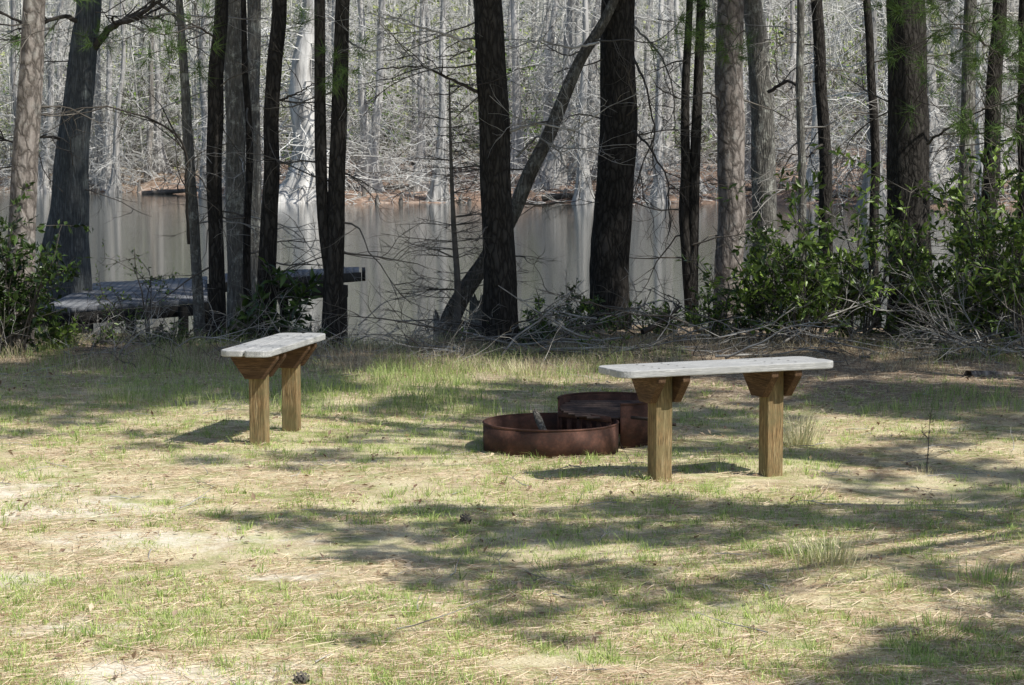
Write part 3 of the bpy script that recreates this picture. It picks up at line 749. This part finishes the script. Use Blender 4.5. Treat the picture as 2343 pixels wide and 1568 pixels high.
def green_bush(px,d,hz,s,seed):
    r=np.random.RandomState(seed); b=at(px,400,d); z=float(ground_z(b[0],d)); n=int(420*s)
    t=thing("evergreen_bush","loose leafy evergreen bush in the far woods","bush",(b[0],d,z),group="evergreen bushes on the far bank")
    m=MB(); tips=[]
    for k in range(12): branch(m,[0,0,-.1],[r.randn()*.5,r.randn()*.5,1],hz*1.5,.04,r,2,4,.15,0,4,5,.5,tips)
    link("stem",m.mesh("stem"),M_TWIG_MID,t)
    T=np.array([q[0] for q in tips]); C=T[r.randint(0,len(T),n)]+r.randn(n,3)*.2
    V,Fq,cl=leafquads(C,r,.26,.13,.3,(.04,.09,.02),(.34,.5,.1)); link("crown",mesh_arrays("crown",V,Fq,cl),M_FARLEAF,t)
for k,(px,d,hz,s) in enumerate([(280,108,3.5,1.6),(470,108,3,1.6),(905,100,2.2,1.3),(1010,98,1.8,1.0),(1210,98,3.3,1.9),(1320,104,2.6,1.4),(1480,97,2.5,1.2),(1790,95,4.5,2.0),(2170,92,2.4,1.2),(700,90,1.0,.5),(350,112,2.2,1.0),(2060,98,3,1.2),(30,115,3,1.4),(1590,92,1.2,.7),(1190,94,1.6,1.0),(870,96,1.4,.9)]):
    green_bush(px,d,hz,s,k)

# ------------------------------------------------------------------ shrubs on the near bank
def shrub(px,py_base,d,w_,h,n,L,W,c1,c2,label,seed,nstem=12,dep=2):
    r=np.random.RandomState(seed); b=at(px,py_base,d); z=float(ground_z(b[0],d))
    t=thing("evergreen_shrub",label,"shrub",(b[0],d,z))
    m=MB(); tips=[]
    for k in range(nstem):
        a=r.rand()*6.28; sp=r.rand()**.6
        branch(m,[.12*w_*math.cos(a),.12*w_*math.sin(a),-.05],[math.cos(a)*sp*w_/h,math.sin(a)*sp*.7*w_/h,1],h*r.uniform(.45,1.1),.009,r,dep,5,.15,.0,4,7,.42,tips)
    link("stem",m.mesh("stem"),M_TWIG_MID,t)
    C=np.array([q[0] for q in tips]); D=np.array([q[1] for q in tips])
    keep=r.rand(len(C))<.75; C=C[keep]; D=D[keep]
    idx=r.randint(0,len(C),n); back=r.rand(n)[:,None]*.16
    CC=C[idx]-D[idx]*back
    V,Fq,cl=leafquads(CC,r,L,W,.4,c1,c2,dirs=D[idx]*.6)
    link("foliage",mesh_arrays("foliage",V,Fq,cl),M_LEAF,t)
DK=(.03,.06,.015); DG=(.10,.17,.035); BG=(.32,.46,.09); VD=(.014,.03,.009)
shrub(30,740,15.6,.34,1.25,2200,.075,.03,VD,DG,"dark dense evergreen shrub at the foot of a pine",1,16)
shrub(-60,740,15.8,.5,1.1,1600,.075,.03,VD,DG,"dark dense evergreen shrub at the clearing edge",2,14)
shrub(1840,800,16.4,.7,1.15,2300,.085,.03,DK,BG,"glossy leafed evergreen shrub catching sun",3,20)
shrub(1960,790,16.6,.5,1.3,1500,.085,.03,DK,BG,"glossy evergreen shrub beside a thick pine",4,14)
shrub(1740,790,16.9,.45,.9,800,.08,.028,DK,BG,"low evergreen shrub above the brush pile",5,10)
shrub(2130,790,16.7,.5,.9,1000,.08,.028,DK,BG,"evergreen shrub in front of a pine trunk",6,12)
shrub(2240,790,16.4,.5,1.3,1500,.085,.03,DK,BG,"tall evergreen shrub at the bank",7,14)
shrub(2325,790,16.0,.45,1.7,2100,.085,.03,DK,BG,"tall evergreen shrub with narrow leaves",8,15)
shrub(650,760,16.6,.16,.72,260,.12,.035,DK,DG,"upright shrub with long dark leaves",9,5,1)
shrub(690,800,16.3,.2,.22,130,.11,.035,DK,DG,"low shrub with long dark leaves by a trunk",10,5,1)
shrub(330,720,17.5,.55,.85,420,.035,.016,DK,BG,"sparse small leafed shrub beside the dock",11,5,2)
shrub(120,770,16.2,.3,.36,420,.07,.028,DK,BG,"low light green shrub by the dock",12,9,1)
shrub(1270,770,17.0,.5,.42,800,.06,.024,DK,BG,"low leafy shrub on the bank",13,12,1)
shrub(1080,790,16.9,.35,.25,420,.05,.02,DK,BG,"low leafy plant at the foot of a pine",14,10,1)
shrub(1500,780,17.3,.6,.4,700,.06,.022,DK,BG,"low leafy shrub behind the brush pile",15,12,1)
shrub(1640,790,16.9,.5,.45,700,.06,.022,DK,BG,"low leafy shrub behind the brush pile",18,12,1)
shrub(1330,770,17.4,.3,.6,480,.055,.022,DK,DG,"small leafed shrub by a pine",16,9,1)
shrub(560,800,16.7,.4,.36,360,.07,.025,DK,DG,"dark shrub between trunks",17,10,1)
shrub(380,800,16.5,.5,.26,360,.05,.02,DK,DG,"weedy low shrub in front of the dock",24,14,2)
shrub(200,800,16.4,.6,.3,480,.045,.018,DK,BG,"weedy low plants in front of the dock",19,14,2)
shrub(1380,810,16.3,.5,.18,420,.05,.02,DK,BG,"low leafy plants among dead branches",20,12,1)
shrub(1200,800,16.6,.4,.3,420,.06,.022,DK,DG,"low leafy plants among dead branches",21,12,1)
shrub(940,800,16.5,.5,.14,260,.045,.018,DK,BG,"low leafy plants at the water's edge",22,12,1)
shrub(2190,850,15.2,.3,.14,220,.05,.02,DK,BG,"low leafy plants among dead branches",23,10,1)

# ------------------------------------------------------------------ brush pile + branches
rng=np.random.RandomState(33)
for nm,cnt,mat_,zf,lab in (("brush_pile",100,M_TWIG_MID,1.3,"long low heap of dead brown branches along the bank"),("brush_pile",95,M_TWIG_GRAY,1.5,"pale dead branches tangled in the heap along the bank")):
    mb=MB(); k=0
    while k<cnt:
        x=rng.uniform(-.4,4.2) if rng.rand()<.6 else rng.uniform(2.0,4.2)
        if noise2(x,0*x,2.1,41)<.25+.45*rng.rand(): continue
        k+=1
        y=15.3+rng.rand()*1.9-.1*x+.15
        z=rng.uniform(0.01,.2)*(.2+1.1*noise2(x,0*x,1.7,40))*zf*(1 if y>15.9 else .2)
        a=rng.choice([0,math.pi])+rng.randn()*.6
        branch(mb,[x,y,z],[math.cos(a),.5*math.sin(a),rng.uniform(-.05,.25)],rng.uniform(.3,1.3),rng.uniform(.004,.011),rng,2,4,.19,-.03,4,8,.42)
    thing(nm,lab,"brush pile",(0,0,0),data=mb.mesh(nm),mat=mat_,kind="stuff")
for nm,cnt,mat_,lab in (("dead_twigs",150,M_TWIG_GRAY,"thin pale dead twigs at the edge of the clearing"),("dead_twigs",170,M_TWIG_MID,"thin brown weed stems and twigs along the bank")):
    mb=MB()
    for k in range(cnt):
        x=rng.uniform(-4.4,4.2) if rng.rand()<.5 else rng.uniform(-4.4,-.3); y=rng.uniform(14.8,17.0); a=rng.rand()*6.28
        branch(mb,[x,y,float(ground_z(x,y))+.02],[math.cos(a),.5*math.sin(a),.05+.9*rng.rand()],rng.uniform(.15,.6),.0035,rng,1,4,.18,-.03,3,6,.45)
    thing(nm,lab,"dead twigs",(0,0,0),data=mb.mesh(nm),mat=mat_,kind="stuff")
def fallen(pts,r,seed,label,kids=7,mat=M_TWIG_GRAY,kl=.45,name="fallen_branch",cat="branch",lr=(.2,.6)):
    rr=np.random.RandomState(seed); P=smoothpath(np.array([at(*p) for p in pts]),16); b=P[0].copy(); P=P-b; m=MB()
    m.tube(P,np.linspace(r,r*.3,16),6)
    for k in range(kids):
        i=rr.randint(3,15); dd=P[i]-P[i-1]; dd/=np.linalg.norm(dd)
        branch(m,P[i],dd+rr.randn(3)*.5,rr.uniform(*lr),r*.45,rr,1,4,.15,-.02,4,6,kl)
    thing(name,label,cat,b,data=m.mesh("branch"),mat=mat)
fallen([(1790,785,16.0),(1880,730,16.1),(1960,700,16.2),(2050,670,16.3)],.010,1,"pale bare branch rising from the brush pile")
fallen([(2200,830,15.8),(2170,760,15.9),(2130,690,16.0),(2105,640,16.1)],.008,2,"pale forked dead branch sticking up",10)
fallen([(2260,830,15.7),(2240,770,15.8),(2200,700,15.9),(2190,650,16.0)],.008,3,"pale forked dead branch sticking up",10)
fallen([(2343,820,15.6),(2270,790,15.7),(2190,780,15.8),(2090,800,15.9)],.010,4,"pale bare branch lying across the brush",12)
fallen([(2343,840,15.4),(2230,800,15.5),(2130,760,15.7),(2060,750,15.9)],.009,14,"pale bare branch lying across the brush",12)
fallen([(1470,760,16.2),(1500,745,16.3),(1540,715,16.5),(1560,700,16.6)],.022,5,"thick dark fallen limb leaning on the pile",4,M_TWIG_DARK)
fallen([(1250,800,16.0),(1400,795,16.0),(1550,800,15.9),(1700,808,15.8)],.012,6,"long fallen branch on the ground",10)
fallen([(1060,760,16.4),(1180,790,16.2),(1300,780,16.1),(1420,800,16.0)],.010,16,"long fallen branch on the ground",10)
fallen([(820,745,17),(880,690,17),(930,680,17),(1000,665,17)],.006,7,"thin bare twig over the water",8)
fallen([(790,790,16.3),(860,760,16.4),(940,790,16.4),(985,720,16.5)],.006,8,"arched bare twig at the bank",8)
fallen([(270,810,15.6),(310,770,15.7),(350,740,15.8),(395,690,16)],.006,9,"thin bare twig at the dock end",8)
fallen([(400,800,15.8),(440,770,15.8),(520,775,15.8),(600,800,15.8)],.006,19,"thin bare twig at the foot of the trunks",8)
fallen([(20,900,14.0),(10,880,14),(30,860,14.1),(45,875,14.1)],.006,10,"pale twig lying in grass",4)
fallen([(2120,1072,10.25),(2124,1030,10.25),(2126,980,10.25),(2129,945,10.25)],.0035,51,"thin upright reddish weed stalk in the clearing",7,M_TWIG_MID,name="weed_stalk",cat="weed",lr=(.03,.08))
for k,(px,d) in enumerate([(400,97),(1330,83),(1960,79),(850,85),(1660,83)]):
    b=at(px,450,d); z=max(-.7,float(ground_z(b[0],d))); m=MB(); r=np.random.RandomState(k)
    P=smoothpath(np.array([[-1.5,0,.0],[0,.3,.12],[1.5,-.3,.05+.3*r.rand()]]),10); m.tube(P,np.linspace(.14,.06,10),8)
    for q in range(5): branch(m,P[3+q],[r.randn(),r.randn(),.6],1.1,.04,r,1,3)
    thing("fallen_log","weathered log lying at the far waterline","log",(b[0],d,z),data=m.mesh("log"),mat=M_TWIG_MID,group="logs on the far shore")

# ------------------------------------------------------------------ dock
DZ=.04
o0=onz(300,690,DZ); dk=thing("dock","low weathered wooden dock reaching into the river","dock",(o0[0],o0[1],0)); off=np.array([o0[0],o0[1],0])
def deck(q,n,mb,gap=.035,th=.04):
    A,B,C,D=[np.array(v)-off for v in q]
    for k in range(n):
        t0=(k+gap/2)/n; t1=(k+1-gap/2)/n
        a=A+(B-A)*t0; b=A+(B-A)*t1; c=D+(C-D)*t1; d_=D+(C-D)*t0
        V=np.array([a,b,c,d_]); V2=V.copy(); V2[:,2]-=th; j=(k*7919%5)*.002; V=V.copy(); V[:,2]+=j
        mb.add(np.vstack([V2,V]),[[0,3,2,1],[4,5,6,7],[0,1,5,4],[1,2,6,5],[2,3,7,6],[3,0,4,7]])
mb=MB(); deck([onz(75,712,DZ),onz(475,684,DZ),onz(475,634,DZ),onz(215,648,DZ)],17,mb)
link("deck",mb.mesh("deck"),M_DECK,dk)
mb=MB(); deck([onz(478,648,DZ+.08),onz(822,622,DZ+.08),onz(822,611,DZ+.08),onz(478,629,DZ+.08)],20,mb)
link("walkway",mb.mesh("walkway"),M_DECK,dk)
def beam(A,B,h,wd):
    mb=MB(); c=(A+B)/2; L=np.linalg.norm((B-A)[:2]); mb.box((0,0,0),(L,wd,h),math.atan2(B[1]-A[1],B[0]-A[0]))
    link("beam",mb.mesh("beam"),M_DOCKPOST,dk,c)
beam(onz(75,712,DZ)-off-np.array([0,-.02,.1]),onz(475,684,DZ)-off-np.array([0,-.02,.1]),.11,.04)
beam(onz(478,648,DZ+.08)-off-np.array([0,.03,.055]),onz(824,622,DZ+.08)-off-np.array([0,.03,.055]),.1,.04)
e1=onz(826,622,DZ+.08)-off-np.array([-.03,0,.055]); e2=onz(826,611,DZ+.08)-off-np.array([-.03,0,.055]); beam(e1,e2,.1,.04)
beam(at(600,670,23.0)-off,at(792,667,23.4)-off,.13,.12)
for px,py,d in [(300,760,20.0),(420,760,20.6),(160,760,19.6),(785,700,23.6),(650,700,23.4),(470,700,23.5)]:
    p=at(px,py,d)-off; m=MB(); a=np.linspace(-1.6,DZ-.05,6); m.tube(np.stack([0*a,0*a,a],1),np.full(6,.05),10)
    link("post",m.mesh("post",True),M_DOCKPOST,dk,(p[0],p[1],0))

# ------------------------------------------------------------------ grass, pine straw, litter
rng=np.random.RandomState(77)
def scatter(n,y0=5.5,y1=17.5,pw=1.6):
    y=y0+(y1-y0)*rng.rand(n)**pw; x=(rng.rand(n)*2-1)*(.27*y+.35); return x,y
def blades(x,y,hgt,wd,lean,c1,c2,ctr=None):
    n=len(x); z=ground_z(x,y)-.004
    a=rng.rand(n)*6.28
    if ctr is not None: a=np.arctan2(y-ctr[1],x-ctr[0])+rng.randn(n)*.5
    ln=hgt*lean*rng.rand(n)
    dx=np.cos(a)*ln; dy=np.sin(a)*ln; b=rng.rand(n)*6.28; wx=np.cos(b)*wd/2; wy=np.sin(b)*wd/2
    B0=np.stack([x-wx,y-wy,z],1); B1=np.stack([x+wx,y+wy,z],1)
    M0=np.stack([x+dx*.35-wx*.7,y+dy*.35-wy*.7,z+hgt*.6],1); M1=np.stack([x+dx*.35+wx*.7,y+dy*.35+wy*.7,z+hgt*.6],1)
    Tp=np.stack([x+dx,y+dy,z+hgt*(1-.3*np.minimum(1,ln/(hgt+1e-6)))],1)
    V=np.stack([B0,B1,M1,M0,Tp],1).reshape(-1,3); i=np.arange(n)*5
    t=rng.rand(n)[:,None]; c=np.array(c1)*(1-t)+np.array(c2)*t
    return V,np.stack([i,i+1,i+2,i+3],1),np.stack([i+3,i+2,i+4],1),np.repeat(c,5,axis=0)
def emit(name,label,cat,parts,mat):
    Vs=[];Q=[];T=[];C=[];o=0
    for V,q,t,c in parts:
        Vs.append(V);Q.append(q+o);T.append(t+o);C.append(c);o+=len(V)
    me=mesh_arrays(name,np.concatenate(Vs),[np.concatenate(Q),np.concatenate(T)],np.concatenate(C))
    thing(name,label,cat,(0,0,0),data=me,mat=mat,kind="stuff")
parts=[]
x,y=scatter(210000); g_=.45*noise2(x,y,1.1,60)+.3*noise2(x,y,4,61)+.25*noise2(x,y,11,62)
k=(g_>.49-.08*sstep(11.5,14,y)*(x<.8)*(y<14.8)+.1*sstep(14.5,15.5,y)+.3*sstep(12.4,13.8,y)*sstep(.2,1.4,x)+.07*rng.randn(len(x)))&(rng.rand(len(x))>sandmask(x,y)*.97); x=x[k];y=y[k]
h_=rng.uniform(.010,.036,len(x))*(1+1.0*sstep(11,15.5,y)); parts.append(blades(x,y,h_,rng.uniform(.0016,.0034,len(x)),1.8,(.20,.32,.055),(.74,.82,.32)))
nc=3800; cx_,cy_=scatter(nc,5.5,14,1.4); gg=.6*noise2(cx_,cy_,1.1,60)+.4*noise2(cx_,cy_,4,61); kk=(gg>.42)&(sandmask(cx_,cy_)<.6); cx_=cx_[kk]; cy_=cy_[kk]
m_=18; hx=rng.uniform(.5,1.5,len(cx_)); X_=np.repeat(cx_,m_); Y_=np.repeat(cy_,m_); Hh=np.repeat(hx,m_)
x=X_+rng.randn(len(X_))*.012; y=Y_+rng.randn(len(X_))*.012
parts.append(blades(x,y,rng.uniform(.015,.05,len(x))*Hh,rng.uniform(.002,.0035,len(x)),1.7,(.13,.25,.04),(.66,.78,.26),(X_,Y_)))
x,y=scatter(110000); k=(rng.rand(len(x))>sandmask(x,y)*.93); x=x[k];y=y[k]
parts.append(blades(x,y,rng.uniform(.006,.022,len(x))*(1+1.2*sstep(12,16,y)),rng.uniform(.0014,.0028,len(x)),2.8,(.55,.45,.26),(.98,.93,.72)))
x,y=scatter(34000,12.3,17.2,1); g_=.6*noise2(x,y,1.2,64)+.4*noise2(x,y,3.5,65); k=g_>.52+.25*sstep(.6,1.6,x)*sstep(13,14,y); x=x[k];y=y[k]
parts.append(blades(x,y,rng.uniform(.04,.15,len(x)),.0035,1.1,(.15,.25,.05),(.56,.64,.25)))
x,y=scatter(22000,14.4,17.2,1); k=noise2(x,y,2.3,66)>.4; x=x[k]; y=y[k]
parts.append(blades(x,y,rng.uniform(.03,.18,len(x)),.003,1.6,(.22,.17,.1),(.78,.69,.48)))
emit("grass","thin short grass mixed green and straw coloured","grass",parts,M_GRASS)
n=95000; x,y=scatter(n); k=rng.rand(n)>sandmask(x,y)*.7
k&=(noise2(x,y,1.7,70)*.6+noise2(x,y,5,71)*.4+.2*sstep(12.3,13.6,y)*(x>.5))>.36+.15*rng.rand(n)
x=x[k];y=y[k]; n=len(x); z=ground_z(x,y)
L=rng.uniform(.03,.11,n); a=rng.rand(n)*6.28; dx=np.cos(a)*L/2; dy=np.sin(a)*L/2; wd=rng.uniform(.0005,.0012,n)
z0=z+rng.uniform(.002,.012,n); z1=z+rng.uniform(.002,.015,n)
nxv=-np.sin(a)*wd; nyv=np.cos(a)*wd
V=np.stack([np.stack([x-dx-nxv,y-dy-nyv,z0],1),np.stack([x+dx-nxv,y+dy-nyv,z1],1),np.stack([x+dx+nxv,y+dy+nyv,z1+.001],1),np.stack([x-dx+nxv,y-dy+nyv,z0+.001],1)],1).reshape(-1,3)
t_=rng.rand(n)[:,None]; c=np.array((.30,.17,.09))*(1-t_)+np.array((.96,.80,.58))*t_
i=np.arange(n)*4
thing("pine_straw","scattered brown fallen pine needles","pine needles",(0,0,0),data=mesh_arrays("pine_straw",V,np.stack([i,i+1,i+2,i+3],1),np.repeat(c,4,axis=0)),mat=M_LITTER,kind="stuff")
n=5000; x,y=scatter(n,5.6,17.6,.65); C=np.stack([x,y,ground_z(x,y)+.008],1)
D=np.stack([rng.randn(n),rng.randn(n),.15*rng.randn(n)],1)
V,Fq,cl=leafquads(C,rng,.036,.018,1.2,(.18,.10,.06),(.75,.6,.43),dirs=D*2)
thing("leaf_litter","scattered dry brown leaves","dead leaves",(0,0,0),data=mesh_arrays("leaf_litter",V,Fq,cl),mat=M_LITTER,kind="stuff")
mb=MB()
for k in range(170):
    x_,y_=scatter(1,5.8,16,.8); x_=x_[0];y_=y_[0]; a=rng.rand()*6.28
    branch(mb,[x_,y_,float(ground_z(x_,y_))+.01],[math.cos(a),math.sin(a),.02],rng.uniform(.06,.32),rng.uniform(.0015,.0035),rng,1 if rng.rand()<.4 else 0,3,.15,-.005,4,5,.5)
thing("ground_twigs","small fallen twigs scattered on the clearing","twigs",(0,0,0),data=mb.mesh("ground_twigs"),mat=M_TWIG_GRAY,kind="stuff")
def tuft(px,py,n,h,sp,c1,c2,label,seed):
    global rng
    b=onz(px,py); rs=rng; rng=np.random.RandomState(seed)
    x=b[0]+rng.randn(n)*sp; y=b[1]+rng.randn(n)*sp
    V,q,t,c=blades(x,y,rng.uniform(.4,1,n)*h,.0032,1.1,c1,c2,(b[0],b[1])); rng=rs
    V=V-np.array([b[0],b[1],0])
    thing("grass_tuft",label,"grass tuft",(b[0],b[1],0),data=mesh_arrays("tuft",V,[q,t],c),mat=M_GRASS,group="taller tufts of grass")
SG=((.48,.45,.22),(.9,.85,.56)); GG=((.17,.29,.05),(.58,.7,.25))
tuft(1825,1015,190,.27,.05,*SG,"tall straw coloured grass tuft beside a bench post",1)
tuft(1895,1300,170,.15,.06,*SG,"yellow green grass tuft in the open",2); tuft(1840,1290,110,.11,.06,*GG,"yellow green grass tuft in the open",3)
tuft(2120,1075,24,.07,.03,*SG,"short grass at the foot of a weed stalk",4)
tuft(1205,855,130,.14,.1,*SG,"dry grass tuft behind the fire ring",5)
tuft(820,800,150,.16,.1,*SG,"dry grass tuft at the bank edge",6); tuft(1020,790,140,.16,.12,*SG,"dry grass tuft at the bank edge",7)
tuft(270,910,120,.12,.1,*SG,"dry grass tuft in the clearing",8); tuft(2260,1330,160,.10,.07,*GG,"green grass tuft in the open",9)
tuft(2150,1440,130,.07,.07,*GG,"green grass tuft in the open",10); tuft(600,1020,70,.05,.05,*GG,"green tuft at a bench post",11)
tuft(1510,1105,60,.05,.05,*SG,"short tuft at a bench post",12); tuft(1765,1085,60,.05,.05,*SG,"short tuft at a bench post",13)
tuft(560,850,120,.12,.12,*GG,"green grass tuft behind a bench",14); tuft(350,850,140,.12,.15,*GG,"green grass tuft in shade",15)
tuft(1110,1435,90,.05,.07,*GG,"green grass tuft in the open",16); tuft(420,1415,90,.04,.07,*GG,"green grass tuft in the open",17)
tuft(1220,860,120,.1,.2,*GG,"green grass tuft in shade",18); tuft(760,900,120,.09,.2,*GG,"green grass tuft in shade",19); tuft(900,870,120,.1,.2,*GG,"green grass tuft in shade",20)
tuft(700,805,120,.14,.12,*SG,"dry grass tuft at the bank edge",21); tuft(930,800,120,.14,.14,*SG,"dry grass tuft at the bank edge",22)
def cone(px,py,seed):
    b=onz(px,py); r=np.random.RandomState(seed); m=MB()
    P=np.array([[-.035,0,.022],[-.02,0,.024],[0,0,.025],[.02,0,.024],[.035,0,.02]])*.7; m.tube(P,[.005,.012,.014,.01,.004],8)
    for k in range(40):
        a=k*2.4; t_=-.021+.00105*k; rr=.013*math.cos(t_*50)+.003
        c=np.array([t_,rr*math.cos(a),.017+rr*math.sin(a)]); o_=np.array([.3,math.cos(a),math.sin(a)])*.008; s_=np.array([0,-math.sin(a),math.cos(a)])*.005
        m.add([c-s_,c+s_,c+o_+s_*.6,c+o_-s_*.6],[[0,1,2,3]])
    thing("pine_cone","open brown pine cone lying on pine straw","pine cone",(b[0],b[1],float(ground_z(b[0],b[1]))),data=m.mesh("cone"),mat=M_TWIG_MID,rotz=r.rand()*6)
cone(1066,1212,1); cone(690,1560,2)
fallen([(2215,862,14.2),(2260,858,14.3),(2343,856,14.3)],.045,44,"rotten reddish log half buried in litter",0,M_PINE_RED,name="fallen_log",cat="log")
